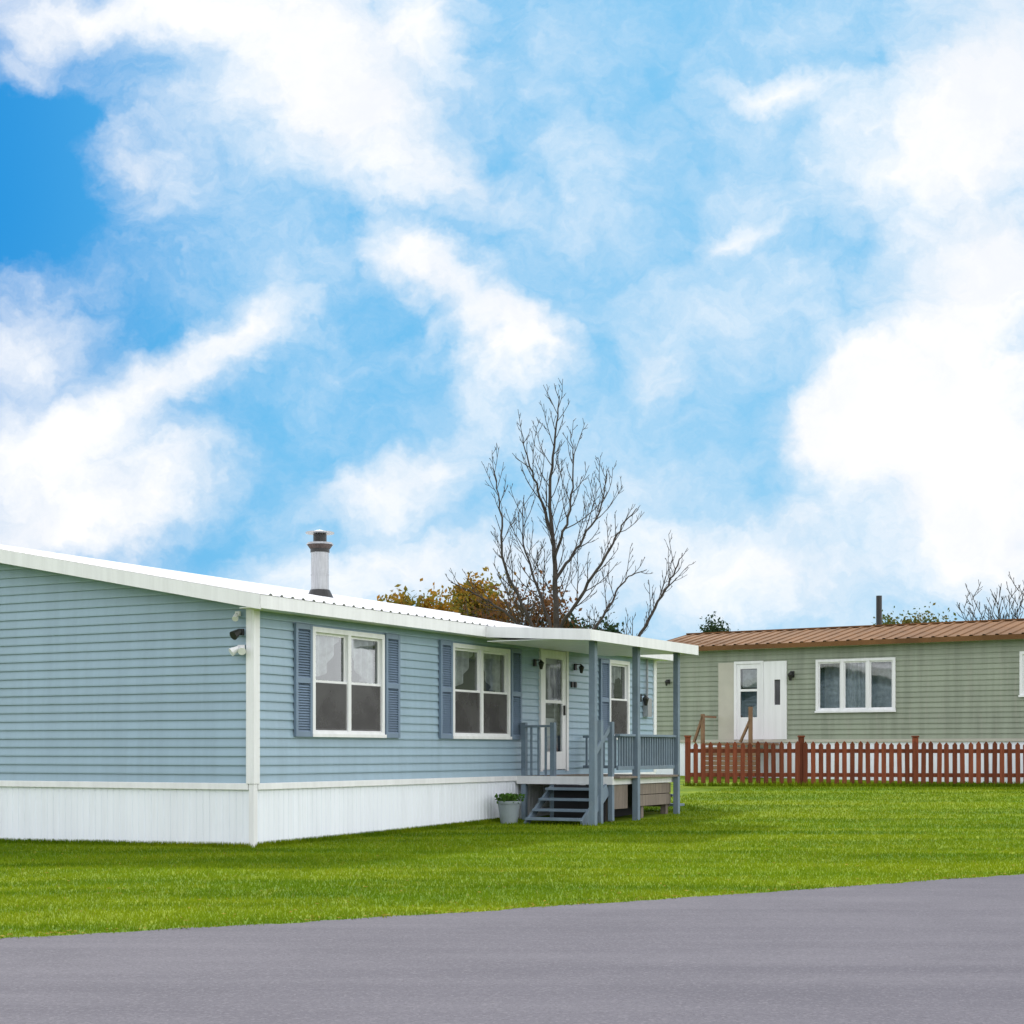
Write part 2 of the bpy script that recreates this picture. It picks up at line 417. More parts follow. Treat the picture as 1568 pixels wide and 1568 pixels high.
for X0,X1 in ((x0,0),(L,x1)):
    for (ya,yb) in ((-OH,WD/2),(WD/2,WD+OH)):
        Fz.quad((X0,ya,rz_(ya)),(X1,ya,rz_(ya)),(X1,yb,rz_(yb)),(X0,yb,rz_(yb)))
Fz.make('fascia_and_soffit',M_white,home)
SH=MB()
for a,b in ((.83,1.20),(2.99,3.36),(4.50,4.86),(6.74,7.10),(10.15,10.53)): shutter(SH,a,b,1.385,2.85)
SH.make('shutters',M_shut,home)
D=P['white']
dx0,dx1,dz0,dz1=door
D.box(dx0-.05,dx0+.02,-.05,.05,dz0,dz1+.05); D.box(dx1-.02,dx1+.05,-.05,.05,dz0,dz1+.05); D.box(dx0+.02,dx1-.02,-.05,.05,dz1-.02,dz1+.05)
D.box(dx0+.03,dx0+.16,-.03,.01,dz0+.03,dz1-.03); D.box(dx1-.16,dx1-.03,-.03,.01,dz0+.03,dz1-.03)
D.box(dx0+.16,dx1-.16,-.03,.01,dz1-.17,dz1-.03); D.box(dx0+.16,dx1-.16,-.03,.01,dz0+.03,dz0+.33); D.box(dx0+.16,dx1-.16,-.028,.008,dz0+1.15,dz0+1.20)
P['glass'].quad((dx0+.16,-.01,dz0+.33),(dx1-.16,-.01,dz0+.33),(dx1-.16,-.01,dz1-.17),(dx0+.16,-.01,dz1-.17))
D.box(dx0+.05,dx1-.05,.12,.15,dz0,dz1)
P['room'].box(dx0+.22,dx1-.22,.10,.118,dz0+.9,dz1-.25)
HW=MB(); HW.box(dx1-.13,dx1-.10,-.06,-.03,dz0+.95,dz0+1.12)
def lantern(mb,x,z,y=-.02,k=1.0):
    mb.box(x-.05*k,x+.05*k,y-.03,y,z-.08*k,z+.08*k); mb.box(x-.012,x+.012,y-.13,y-.03,z+.05*k,z+.07*k)
    mb.cyl((x,y-.13),.03*k,.07*k,z-.16*k,z-.02*k,8); mb.cyl((x,y-.13),.085*k,.02*k,z-.018*k,z+.05*k,8)
lantern(HW,7.60,2.66,k=.7); lantern(HW,9.14,2.66,k=.7); lantern(HW,11.95,2.2,k=.9)
HW.box(8.98,9.06,-.045,-.02,2.30,2.40); HW.box(9.12,9.18,-.045,-.02,2.30,2.40)
HW.make('door_hardware_and_lanterns',M_black,home)
MT=MB(); MT.box(12.12,12.32,-.12,-.02,1.85,2.2); MT.box(12.20,12.23,-.08,-.04,2.2,2.95); MT.make('electric_meter',M_galv,home)
def rot_cone(mb,c,d,r0,r1,ln,n=12):
    d=Vector(d).normalized(); u=d.cross(Vector((0,0,1))).normalized(); w=u.cross(d); c=Vector(c); i=len(mb.v)
    for r,o in ((r0,0),(r1,ln)):
        for k in range(n):
            a=2*math.pi*k/n; mb.v.append(tuple(c+d*o+(u*math.cos(a)+w*math.sin(a))*r))
    for k in range(n): mb.f.append((i+k,i+(k+1)%n,i+n+(k+1)%n,i+n+k))
    mb.f.append(tuple(i+n+k for k in range(n)))
FL=MB(); FL.box(-.07,-.04,.16,.23,2.88,2.94); rot_cone(FL,(-.08,.20,2.90),(-.7,-.3,-.7),.025,.04,.09)
FL.box(-.07,-.04,.10,.19,2.42,2.52); rot_cone(FL,(-.08,.17,2.48),(-.7,.5,-.5),.03,.055,.11); rot_cone(FL,(-.08,.12,2.48),(-.7,-.6,-.5),.03,.05,.10)
FL.make('flood_lights',M_white,home)
FL=MB(); FL.box(-.08,-.04,.11,.18,2.64,2.72); rot_cone(FL,(-.08,.15,2.69),(-.8,.2,-.5),.035,.06,.12); FL.make('motion_sensor_light',M_black,home)
for k,m in (('white',M_white),('glass',M_glass),('screen',M_screen),('room',M_room),('curtain',M_curt)):
    P[k].make({'white':'window_and_door_frames','glass':'window_glass','screen':'window_screens','room':'window_interiors','curtain':'curtains'}[k],m,home)
B=MB(); B.box(.05,L-.05,1.1,WD-.1,0,ZE); B.make('interior_partition',M_dark,home)
cx,cy=5.78,3.0; zb=rz_(cy)+.15
C=MB(); C.cyl((cx,cy),.145,.145,zb,4.50,28); C.cyl((cx,cy),.150,.150,4.08,4.10,28); C.make('chimney_pipe',M_galv,home)
C=MB(); C.cyl((cx,cy),.25,.16,zb-.06,zb+.12,24); C.cyl((cx,cy),.157,.157,4.46,4.52,24); C.cyl((cx,cy),.11,.11,4.60,4.76,20); C.make('chimney_flashing',M_black,home)
C=MB(); C.cyl((cx,cy),.225,.20,4.585,4.62,28);C.cyl((cx,cy),.235,.235,4.77,4.79,28); C.cyl((cx,cy),.20,.02,4.791,4.83,28); C.make('chimney_cap',M_galv,home)
C=MB(); C.cyl((cx,cy),.165,.21,4.52,4.584,28); C.make('chimney_band',M_rust,home)

PR=MB()
px0,px1,po=5.42,9.72,2.06
ze=zl+.135; zfp=3.00
PR.box(px0,px1,-po-.02,-po,zfp-.16,zfp)
def slab(mb,x0,x1,ya,za,yb,zb_,t):
    i=len(mb.v)
    mb.v+=[(x0,ya,za),(x1,ya,za),(x1,yb,zb_),(x0,yb,zb_),(x0,ya,za-t),(x1,ya,za-t),(x1,yb,zb_-t),(x0,yb,zb_-t)]
    mb.f+=[(i,i+1,i+2,i+3),(i+4,i+7,i+6,i+5),(i,i+4,i+5,i+1),(i+1,i+5,i+6,i+2),(i+2,i+6,i+7,i+3),(i+3,i+7,i+4,i)]
slab(PR,px0+.01,px1-.01,-po+.001,zfp-.002,-OH-.026,ze,.03)
slab(PR,px0-.02,px0+.009,-po-.02,zfp+.003,-OH-.026,ze+.004,.165)
slab(PR,px1-.009,px1+.02,-po-.02,zfp+.003,-OH-.026,ze+.004,.165)
PR.box(px0+.012,px1-.012,-po+.002,-OH-.03,zfp-.13,zfp-.118)
PR.make('porch_roof',M_white,home)
PO=MB()
def gl(s,o): x,y=L2W(s,-o); return gf(x,y)
for s_,w in ((6.10,.10),(7.73,.10),(9.44,.09)):
    PO.box(s_-w/2,s_+w/2,-1.80-w/2,-1.80+w/2,gl(s_,1.8)-.05,zfp-.131)
PO.box(6.6,6.69,-1.70,-1.61,gl(6.6,1.7)-.05,1.68)
for s_,o in ((7.02,.14),(7.02,.66)): PO.box(s_-.04,s_+.04,-o-.04,-o+.04,.05,1.66)
PO.beam((7.02,-.14,1.60),(7.02,-.66,1.60),.09,.035)
for o in (.27,.40,.53): PO.box(7.0,7.03,-o-.017,-o+.017,.8,1.58)
PO.beam((7.02,-1.66,1.58),(6.14,-1.72,1.02),.035,.09)
PO.box(6.98,7.06,-1.72,-1.64,.1,1.66)
for a,b in ((7.06,7.68),(7.78,9.39)):
    PO.box(a,b,-1.82,-1.73,1.43,1.47); PO.box(a,b,-1.79,-1.75,.90,.96)
    k=a+.05
    while k<b-.03:
        PO.box(k,k+.035,-1.785,-1.752,.961,1.429); k+=.10
PO.box(9.40,9.44,-1.74,-.05,1.43,1.47); PO.box(9.40,9.44,-1.74,-.05,.90,.95)
k=.1
while k<1.7: PO.box(9.405,9.435,-k-.035,-k,.951,1.429); k+=.11
PO.make('porch_posts_and_rails',M_post,home,bevel=.004)
DZ=.80
DK=MB()
k=.03
while k<1.72: DK.box(7.0,9.46,-k-.135,-k,DZ-.035,DZ); k+=.14
DK.box(7.04,7.62,-1.70,-1.67,.28,.66)
DK.box(7.90,9.42,-1.70,-1.67,.30,.48);DK.box(7.90,9.42,-1.70,-1.67,.49,.66)
DK.box(9.44,9.46,-1.66,-.1,.25,.66)
for s_ in (7.1,8.3,9.35): DK.box(s_-.05,s_+.05,-1.66,-1.56,0,.76)
DK.make('porch_deck_boards',M_deck,home,bevel=.003)
W2=MB(); W2.box(6.985,9.47,-1.735,-1.705,DZ-.13,DZ-.002); W2.box(6.955,6.984,-1.735,-.03,DZ-.13,DZ-.002); W2.make('deck_white_fascia',M_white,home)
ST=MB()
for i,(s_,z_) in enumerate(((6.83,.62),(6.60,.46),(6.37,.30),(6.14,.17))):
    ST.box(s_-.14,s_+.14,-1.62,-.68,z_-.04,z_)
ST.beam((6.95,-1.64,.60),(6.05,-1.64,.05),.04,.20); ST.beam((6.95,-.66,.60),(6.05,-.66,.05),.04,.10)
ST.box(9.50,9.80,-1.7,-.9,.42,.46); ST.box(9.75,10.05,-1.7,-.9,.25,.29)
ST.make('porch_stairs',M_post,home,bevel=.003)
UD=MB(); UD.box(7.2,9.3,-1.2,-1.15,0,.7); UD.box(6.97,6.99,-1.6,-.7,0,.66); UD.make('under_deck_shade',M_dark,home)  # near-black sheets paint in the shade of the gap below the deck

wx,wy=L2W(6.08,-.36); gz=gf(wx,wy)
pot=empty('potted_plant',(wx,wy,gz))
Q=MB(); Q.cyl((0,0),.13,.18,0,.32,24,cap=False); Q.cyl((0,0),.195,.195,.31,.35,24,cap=False); Q.cyl((0,0),.175,.175,.31,.315,24); Q.make('pot',M_pot,pot,smooth=False)
def leafquads(C,size,flat=False):
    n=len(C); a=rng.normal(size=(n,3)); a/=np.linalg.norm(a,axis=1)[:,None]
    if flat: a[:,2]*=.15
    b=rng.normal(size=(n,3)); b-= (b*a).sum(1)[:,None]*a; b/=np.linalg.norm(b,axis=1)[:,None]+1e-6
    if flat: b[:,2]*=.15
    s=size*(.6+.8*rng.random(n))[:,None]
    V=np.stack([C-a*s,C-b*s*.55,C+a*s,C+b*s*.55],1).reshape(-1,3)
    return V,np.arange(4*n).reshape(n,4)
n=420; base=np.stack([rng.normal(0,.09,n),rng.normal(0,.09,n),np.full(n,.32)+rng.random(n)*.13],-1)
V,F=leafquads(base,.035); np_mesh('pot_leaves',V,F,M_lf_pot,pot)

# ------------------------------------------------------------------ green home
GA=math.atan2(-.551,.834)
gh=empty('green_mobile_home',(6.17,41,0),GA)
P=P_new()
t0,t1=-3.0,13.0; GZS=1.48; GZE=3.78; GW=4.6
gw=[(1.57,3.60,2.15,3.44),(6.55,8.4,2.45,3.48)]
ops=[(a+.02,b-.02,c+.02,d-.02) for a,b,c,d in gw+[(-1.06,.80,1.48,3.44)]]
S=MB(); siding(S,t0,t1,GZS,GZE+.12,ops,course=.125,out=.018); S.make('siding_long_wall',M_green,gh)
S=MB(); siding(S,-GW,0,GZS,GZE+.5,course=.125,out=.018); S.tr(lambda x,y,z:(t0+y,-x,z)); S.make('siding_end_wall',M_green,gh,clip=[((0,0,GZE+.1),(0,-.2,1)),((0,GW,GZE+.1),(0,.2,1))])
window(P,*gw[0],cols=3,hung=False,curtain='center'); window(P,*gw[1],cols=2,hung=False,curtain='full')
K=MB(); skirt(K,t0,t1,0,GZS-.01,.13); K2=MB(); skirt(K2,-GW,0,0,GZS-.01,.13); K2.tr(lambda x,y,z:(t0+y,-x,z)); K.ext(K2)
K.make('skirting',M_skirt,gh)
T=MB(); T.box(t0,t1,-.035,-.001,GZS-.06,GZS+.008); T.box(t0-.03,t0+.06,-.03,-.002,GZS+.01,GZE+.08)
T.box(-1.08,-.64,-.03,.03,GZS+.01,3.44)
T.make('cream_trim',M_beige,gh)
W=P['white']
W.box(-.63,-.56,-.06,.03,GZS+.01,3.46); W.box(.10,.17,-.06,.03,GZS+.01,3.46); W.box(-.56,.10,-.06,.03,3.39,3.46)
W.box(-.56,-.46,-.04,.0,GZS+.01,3.385); W.box(.0,.10,-.04,.0,GZS+.01,3.385); W.box(-.46,0,-.04,0,3.27,3.385); W.box(-.46,0,-.04,0,GZS+.01,2.05); W.box(-.46,0,-.04,0,2.70,2.76)
P['glass'].quad((-.46,-.02,2.05),(0,-.02,2.05),(0,-.02,3.27),(-.46,-.02,3.27))
W.box(.17,.40,-.035,.02,GZS+.01,3.44); W.box(.40,.80,-.045,.02,GZS+.01,2.35); W.box(.40,.80,-.045,.02,2.98,3.44); W.box(.40,.47,-.045,.02,2.35,2.98); W.box(.63,.80,-.045,.02,2.35,2.98)
P['room'].box(.47,.63,.0,.01,2.35,2.98)
P['room'].box(-.46,.0,.25,.26,GZS,3.3); P['curtain'].quad((-.44,.05,2.8),(-.02,.05,2.8),(-.02,.05,3.25),(-.44,.05,3.25)); P['curtain'].quad((-.30,.06,2.07),(-.02,.06,2.07),(-.02,.06,2.35),(-.2,.06,2.30))
for k,m in (('white',M_white),('glass',M_glass),('screen',M_screen),('room',M_room),('curtain',M_curt)):
    if P[k].v: P[k].make({'white':'window_and_door_frames','glass':'window_glass','screen':'window_screens','room':'window_interiors','curtain':'curtains'}[k],m,gh)
HW=MB(); lantern(HW,.95,3.10); lantern(HW,-2.5,3.0,k=.7) ; HW.make('wall_lanterns',M_black,gh)
R=MB(); gx0,gx1=t0-.15,t1+.15; go=.25; gs=.2
def grz(y): return GZE+.02+(y if y<GW/2 else GW-y)*gs
a=gx0; prof=[]
while a<gx1: prof+=[(a,0),(a+.20,0),(a+.222,.025),(a+.278,.025)]; a+=.30
for (ya,yb) in ((-go-.02,GW/2),(GW/2,GW+go+.02)):
    for p,q in zip(prof[:-1],prof[1:]):
        R.quad((p[0],ya,grz(ya)+.12+p[1]),(q[0],ya,grz(ya)+.12+q[1]),(q[0],yb,grz(yb)+.12+q[1]),(p[0],yb,grz(yb)+.12+p[1]))
R.box(gx0,gx1,-go-.02,-go,grz(-go)-.0,grz(-go)+.115)
R.box(gx0,gx1,GW/2-.1,GW/2+.1,grz(GW/2)+.12,grz(GW/2)+.155)
slab(R,gx0-.02,gx0,-go-.02,grz(-go)+.13,GW/2,grz(GW/2)+.13,.16)
slab(R,gx0-.02,gx0,GW/2,grz(GW/2)+.13,GW+go,grz(GW+go)+.13,.16)
R.make('metal_roof',M_brown,gh)
R2=MB(); R2.box(gx0,gx1,-go,0,grz(-go)+.0,grz(-go)+.012); R2.make('soffit',M_beige,gh)
IB=MB(); IB.box(t0+.05,t1,1.1,GW-.1,0,GZE); IB.make('interior_partition',M_dark,gh)
VP=MB(); VP.cyl((2.08,2.9),.075,.075,4.1,5.22,12); VP.make('vent_pipe',M_black,gh)
DK=MB()
DK.box(-.95,.6,-1.15,-.05,1.34,1.40)
for k in range(6): DK.box(-.95,.6,-1.18,-1.152,.62+k*.115,.72+k*.115)
DK.beam((-.98,-1.1,.4),(-.98,-1.1,2.12),.08,.08); DK.beam((.32,-1.1,.4),(.32,-1.1,2.28),.08,.08)
DK.beam((-1.22,-1.1,1.42),(-.98,-1.1,2.06),.05,.08,(0,1,0)); DK.beam((.05,-1.1,1.42),(.32,-1.1,1.98),.05,.08,(0,1,0))
DK.beam((-.98,-1.1,2.06),(-1.12,-.1,2.06),.045,.05)
DK.make('wooden_landing',M_tanwood,gh)
# ------------------------------------------------------------------ fence
fence=empty('picket_fence',(3.9,36.2,0),math.radians(-2.5))
ca,sa=math.cos(math.radians(-2.5)),math.sin(math.radians(-2.5))
def fz(x,y=0): return gf(3.9+ca*x-sa*y,36.2+sa*x+ca*y)
A=MB(); Bp=MB()
FLn=17.0
k=0.0
while k<FLn:
    zg=fz(k)
    h=.99+random.uniform(-.025,.02); tl=random.uniform(-.012,.012); w=.050
    x=k+random.uniform(-.006,.006); i=len(A.v)
    for y in (-.035,-.017):
        A.v+=[(x-w,y,zg+.06),(x+w,y,zg+.06),(x+w+tl,y,zg+h-.06),(x+tl,y,zg+h),(x-w+tl,y,zg+h-.06)]
    A.f+=[(i,i+1,i+2,i+3,i+4),(i+9,i+8,i+7,i+6,i+5)]+[(i+q,i+5+q,i+5+(q+1)%5,i+(q+1)%5) for q in range(5)]
    k+=.172
A.make('pickets',M_fence,fence)
x=0.
while x<=FLn:
    zg=fz(x); Bp.box(x-.06,x+.06,-.012,.09,zg-.1,zg+1.08); Bp.box(x-.075,x+.075,-.028,.105,zg+1.081,zg+1.12)
    if x+2.5<=FLn:
        z2=fz(x+2.5)
        for hh in (.25,.78): Bp.beam((x,.012,zg+hh),(x+2.5,.012,z2+hh),.04,.09)
    x+=2.5
Bp.make('posts_and_rails',M_fence,fence,bevel=.004)

# ------------------------------------------------------------------ trees
def tube(V,F,pts,rads,n=5):
    pts=np.array(pts,float); m=len(pts)
    base=len(V)
    for j in range(m):
        d=pts[min(j+1,m-1)]-pts[max(j-1,0)]; d/=np.linalg.norm(d)+1e-9
        u=np.cross(d,(0.3,1,.1)); u/=np.linalg.norm(u)+1e-9; w=np.cross(d,u)
        for k in range(n):
            a=2*math.pi*k/n; V.append(pts[j]+rads[j]*(math.cos(a)*u+math.sin(a)*w))
    for j in range(m-1):
        for k in range(n):
            F.append((base+j*n+k,base+j*n+(k+1)%n,base+(j+1)*n+(k+1)%n,base+(j+1)*n+k))
def smooth_path(cps,n,jit=0.0):
    cps=[np.array(c,float) for c in cps]; out=[]
    P_=[2*cps[0]-cps[1]]+cps+[2*cps[-1]-cps[-2]]
    for i in range(1,len(P_)-2):
        for j in range(n):
            t=j/n; p0,p1,p2,p3=P_[i-1:i+3]
            q=.5*((2*p1)+(-p0+p2)*t+(2*p0-5*p1+4*p2-p3)*t*t+(-p0+3*p1-3*p2+p3)*t**3)
            if jit and (i>1 or j>0): q=q+rng.normal(0,jit,3)
            out.append(q)
    out.append(cps[-1]); return out
def twigs(V,F,path,r0,lvl,step,lmax,up=.35,start=.15,rmin=.008,maxl=3):
    seg=np.array(path); d=np.linalg.norm(np.diff(seg,axis=0),axis=1); cum=np.concatenate([[0],np.cumsum(d)]); Ltot=cum[-1]
    s=Ltot*start+random.random()*step
    side=1
    while s<Ltot*.99:
        p=np.array([np.interp(s,cum,seg[:,q]) for q in range(3)])
        k=min(np.searchsorted(cum,s),len(seg)-1); tan=seg[k]-seg[k-1]; tan/=np.linalg.norm(tan)+1e-9
        r=rng.normal(size=3); r[1]*=.6; r-=r.dot(tan)*tan; r/=np.linalg.norm(r)+1e-9
        if lvl==1: r[0]=abs(r[0])*side; side=-side
        dirv=tan*.84+r*.58; dirv/=np.linalg.norm(dirv)
        frac=s/Ltot
        ln=lmax*(1-frac*.60)*random.uniform(.45,1.15)
        npt=5 if lvl==1 else 4; pts=[p]; cur=dirv.copy()
        for q in range(npt):
            cur=cur+np.array([0,0,up*.45])+rng.normal(0,.07,3); cur/=np.linalg.norm(cur)
            pts.append(pts[-1]+cur*ln/npt)
        rr=max(r0*(1-frac*.5),rmin); rads=np.linspace(rr,max(rr*.45,rmin*.7),len(pts))
        tube(V,F,pts,rads,4 if lvl==1 else 3)
        if lvl<maxl: twigs(V,F,pts,max(rr*.6,rmin),lvl+1,max(step*.9,.15),ln*.55,up,.18,rmin,maxl)
        s+=step*random.uniform(.6,1.4)
def bare_tree(name,loc,trunk,limbs,r_tr,step=.24,lmax=1.7,twr=.02,rmin=.009,maxl=3):
    V=[];F=[]
    tp=smooth_path(trunk,6,.012); m=len(tp); rad=[r_tr*(1-.90*(j/(m-1))**.8) for j in range(m)]
    tube(V,F,tp,rad,8)
    twigs(V,F,tp,twr*1.15,1,step,lmax,start=.42,rmin=rmin,maxl=maxl)
    for lb in limbs:
        r0=lb[0]; lp=smooth_path(lb[1],6,.02); m=len(lp)
        tube(V,F,lp,[r0*(1-.8*j/(m-1)) for j in range(m)],6)
        twigs(V,F,lp,twr,1,step,lmax*.85,start=.2,rmin=rmin,maxl=maxl)
    e=empty(name,loc)
    np_mesh('trunk_and_branches',np.array(V),np.array(F),M_bark,e)
    return e
def J(x,z,y=0): return (x,y,z)
bx,by=1.19,45.; bz=gf(bx,by)
def zz(z): return z-bz
trunk=[(0,0,-.1),(0.02,0,zz(3)),(0.02,.0,zz(5)),(-.03,.05,zz(6.6)),(-.14,0,zz(8.2)),(-.02,0,zz(9.8)),(.12,0,zz(11.0))]
limbs=[
 (.060,[J(0,zz(3.2)),J(-.8,zz(5.0),-.3),J(-1.4,zz(6.3),-.4),J(-1.5,zz(7.8),-.5),J(-1.7,zz(8.9),-.5)]),
 (.05,[J(0,zz(4.3)),J(-.5,zz(5.8),.5),J(-.85,zz(7.0),.8),J(-.85,zz(8.4),.9)]),
 (.045,[J(-.05,zz(7.0)),J(-.4,zz(8.2),.1),J(-.75,zz(9.2),-.1),J(-.9,zz(9.9),0)]),
 (.050,[J(0,zz(5.9)),J(.6,zz(6.8),.2),J(1.2,zz(7.8),.3),J(1.45,zz(8.9),.3)]),
 (.055,[J(0,zz(4.4)),J(.8,zz(5.6),-.4),J(1.4,zz(6.6),-.6),J(1.8,zz(7.3),-.6),J(2.2,zz(7.8),-.6)]),
 (.050,[J(0,zz(3.4)),J(-1.2,zz(4.9),.3),J(-2.1,zz(5.5),.5),J(-2.9,zz(5.9),.5)]),
 (.05,[J(0,zz(2.8)),J(1.0,zz(4.4),.4),J(1.6,zz(5.4),.6),J(2.0,zz(6.0),.8),J(2.6,zz(6.3),.9)]),
 (.060,[J(.1,zz(1.3)),J(2.0,zz(3.9),-.4),J(2.7,zz(5.1),-.5),J(3.2,zz(6.0),-.5),J(3.45,zz(6.6),-.5)]),
 (.045,[J(-.03,zz(6.5)),J(.35,zz(7.6),-.3),J(.48,zz(8.8),-.4),J(.42,zz(9.9),-.4)]),
]
bare_tree('bare_tree',(bx,by,bz),trunk,limbs,.13,step=.25,lmax=2.3,twr=.019,rmin=.009)

def crown_tree(name,loc,H,cz,rad,n,size,mat,nclump=40,spread=.35,tr=.12):
    e=empty(name,loc)
    V=[];F=[]
    tube(V,F,[(0,0,-.2),(0,0,cz*.5),(.05,0,cz),(.1,0,H*.9)],[tr,tr*.8,tr*.5,tr*.1],7)
    C=rng.normal(size=(nclump,3)); C/=np.linalg.norm(C,axis=1)[:,None]; C*=(rng.random(nclump)**.45)[:,None]
    C=C*np.array(rad)+np.array([0,0,cz])
    for c in C[:26]:
        s=np.array([0,0,max(cz-rad[2],.6)+random.random()*.5]); m=(s+c)/2+np.array([0,0,-.15]); tube(V,F,[s,m,c],[tr*.4,tr*.22,tr*.06],5)
    np_mesh('trunk_and_limbs',np.array(V),np.array(F),M_bark,e)
    idx=rng.integers(0,nclump,n); sp=spread*(.6+.8*rng.random(nclump))[idx][:,None]
    Q=C[idx]+rng.normal(size=(n,3))*sp
    V,F=leafquads(Q,size); np_mesh('foliage',V,F,mat,e); return e
def gl3(x,y): return (x,y,gf(x,y))
crown_tree('autumn_maple_tree',gl3(-2.9,50),5.6,4.5,(1.15,1.1,.85),3400,.085,M_lf_aut,40,.20)
crown_tree('autumn_maple_tree',gl3(-1.2,52),6.0,4.9,(1.3,1.2,1.0),3600,.08,M_lf_aut,44,.24)
crown_tree('brown_oak_tree',gl3(.4,50),5.8,4.35,(1.7,1.3,1.2),2600,.07,M_lf_brn,60,.28)
crown_tree('evergreen_shrub',gl3(2.0,51),4.9,3.8,(1.4,1.2,.9),4600,.07,M_lf_dk,44,.22)
def shrub_limbs(h,w,n):
    o=[]
    for i in range(n):
        a=(i/(n-1)-.5)*2; o.append((.03,[J(0,.3),J(a*w*.4,h*.45,random.uniform(-.4,.4)),J(a*w*.8,h*.75,random.uniform(-.6,.6)),J(a*w,h*random.uniform(.85,1.05),random.uniform(-.6,.6))]))
    return o
bare_tree('bare_shrub',gl3(0.3,47.5),[(0,0,0),(0,0,2.5),(.1,0,4.7)],shrub_limbs(4.6,2.6,12),.06,step=.22,lmax=1.4,twr=.016,rmin=.009)
bare_tree('bare_shrub',gl3(20.9,66),[(0,0,0),(0,0,4),(.1,0,7.0)],shrub_limbs(7.2,2.8,16),.09,step=.28,lmax=2.2,twr=.026,rmin=.015)
crown_tree('round_tree',gl3(17.2,70),6.2,5.25,(1.5,1.3,1.0),4800,.08,M_lf_gr,36,.24)
crown_tree('pine_tree',gl3(7.85,63),5.6,4.85,(.5,.5,.65),2600,.06,M_lf_dk,24,.15)

# ------------------------------------------------------------------ grass blades
N=330000
u=rng.uniform(-.42,.40,N); Dm=9.2*np.exp(rng.random(N)**.85*math.log(38/9.2))
x=u*Dm; y=Dm
keep=(y>edge_s(x)-.05+rng.normal(0,.03,N))
ls=(x+3.216)*.469+(y-20.3)*.883; lv=-(x+3.216)*.883+(y-20.3)*.469
keep&=~((lv>0)&(ls>0))
keep&=~((lv>-1.85)&(lv<=0)&(ls>7)&(ls<9.6))
keep&=(y<38)
x=x[keep];y=y[keep]
h=rng.uniform(.016,.038,len(x))*(1+.010*y)
m=9000; s1=rng.uniform(0,6.9,m); o1=np.abs(rng.normal(0,.05,m))+.01
xa=-3.216+.469*s1+.883*o1; ya=20.3+.883*s1-.469*o1
m2=6000; v1=rng.uniform(0,6,m2); o2=np.abs(rng.normal(0,.05,m2))+.01
xb=-3.216-.883*v1-.469*o2; yb=20.3+.469*v1-.883*o2
m3=5000; f1=rng.uniform(-.1,14,m3); xc=3.9+ca*f1; yc_=36.2+sa*f1-np.abs(rng.normal(0,.06,m3))
x=np.concatenate([x,xa,xb,xc]); y=np.concatenate([y,ya,yb,yc_]); h=np.concatenate([h,rng.uniform(.02,.08,m+m2),rng.uniform(.05,.14,m3)])
n=len(x); z=g(x,y)
w=rng.uniform(.003,.0055,n)*(1+.06*(y-9))
an=rng.random(n)*math.pi; dx=np.cos(an)*w; dy=np.sin(an)*w
lx=rng.normal(0,.016,n); ly=rng.normal(0,.016,n)
V=np.stack([np.stack([x-dx,y-dy,z-.004],-1),np.stack([x+dx,y+dy,z-.004],-1),np.stack([x+lx,y+ly,z+h],-1)],1).reshape(-1,3)
np_mesh('grass_blades',V,np.arange(3*n).reshape(n,3),M_blade)
n=1100; u=rng.uniform(-.40,.38,n); Dm=rng.uniform(9.5,30,n); x=u*Dm; y=Dm
k=(y>edge_s(x)+.0)
ls=(x+3.216)*.469+(y-20.3)*.883; lv=-(x+3.216)*.883+(y-20.3)*.469
k&=~((lv>-.1)&(ls>-.1)); k&=~((lv>-1.9)&(lv<=0)&(ls>5.9)&(ls<9.6)); x=x[k];y=y[k]
m=420; xe=rng.uniform(-5,7,m); ye=edge_s(xe)+rng.normal(.04,.06,m)
x=np.concatenate([x,xe]); y=np.concatenate([y,ye])
C=np.stack([x,y,g(x,y)+.03],-1); C[-m:,2]=.02
V,F=leafquads(C,.02,True); np_mesh('fallen_leaves',V,F,M_lf_fall)

# ------------------------------------------------------------------ world
w=bpy.data.worlds.new('World'); scene.world=w; w.use_nodes=True
t=NT(w.node_tree)
EL=math.radians(40); AZ=math.radians(-16)
sky=t.n('ShaderNodeTexSky',sky_type='NISHITA'); sky.sun_disc=False; sky.sun_elevation=EL; sky.sun_rotation=AZ
gen=t.n('ShaderNodeTexCoord').outputs['Generated']
sp=t.n('ShaderNodeSeparateXYZ',{0:gen})
yc=t.math('MAXIMUM',sp.outputs[1],.08)
uu=t.math('DIVIDE',sp.outputs[0],yc); vv=t.math('DIVIDE',sp.outputs[2],yc)
uv=t.n('ShaderNodeCombineXYZ',{0:uu,1:vv}).outputs[0]
def warp(vec,scale,amp,det=3,seed=0.):
    ofs=t.n('ShaderNodeVectorMath',{0:vec,1:(seed,seed*1.7,0)},operation='ADD').outputs[0]
    nz=t.noise(ofs,scale,det,.6).outputs[1]
    c=t.n('ShaderNodeVectorMath',{0:nz,1:(.5,.5,.5)},operation='SUBTRACT').outputs[0]
    s=t.n('ShaderNodeVectorMath',{0:c},operation='SCALE'); s.inputs['Scale'].default_value=amp
    return t.n('ShaderNodeVectorMath',{0:vec,1:s.outputs[0]},operation='ADD').outputs[0]
wv=warp(uv,16,.080,5)
def C_(px,py): return ((px-784)/2500,(1150-py)/2500)
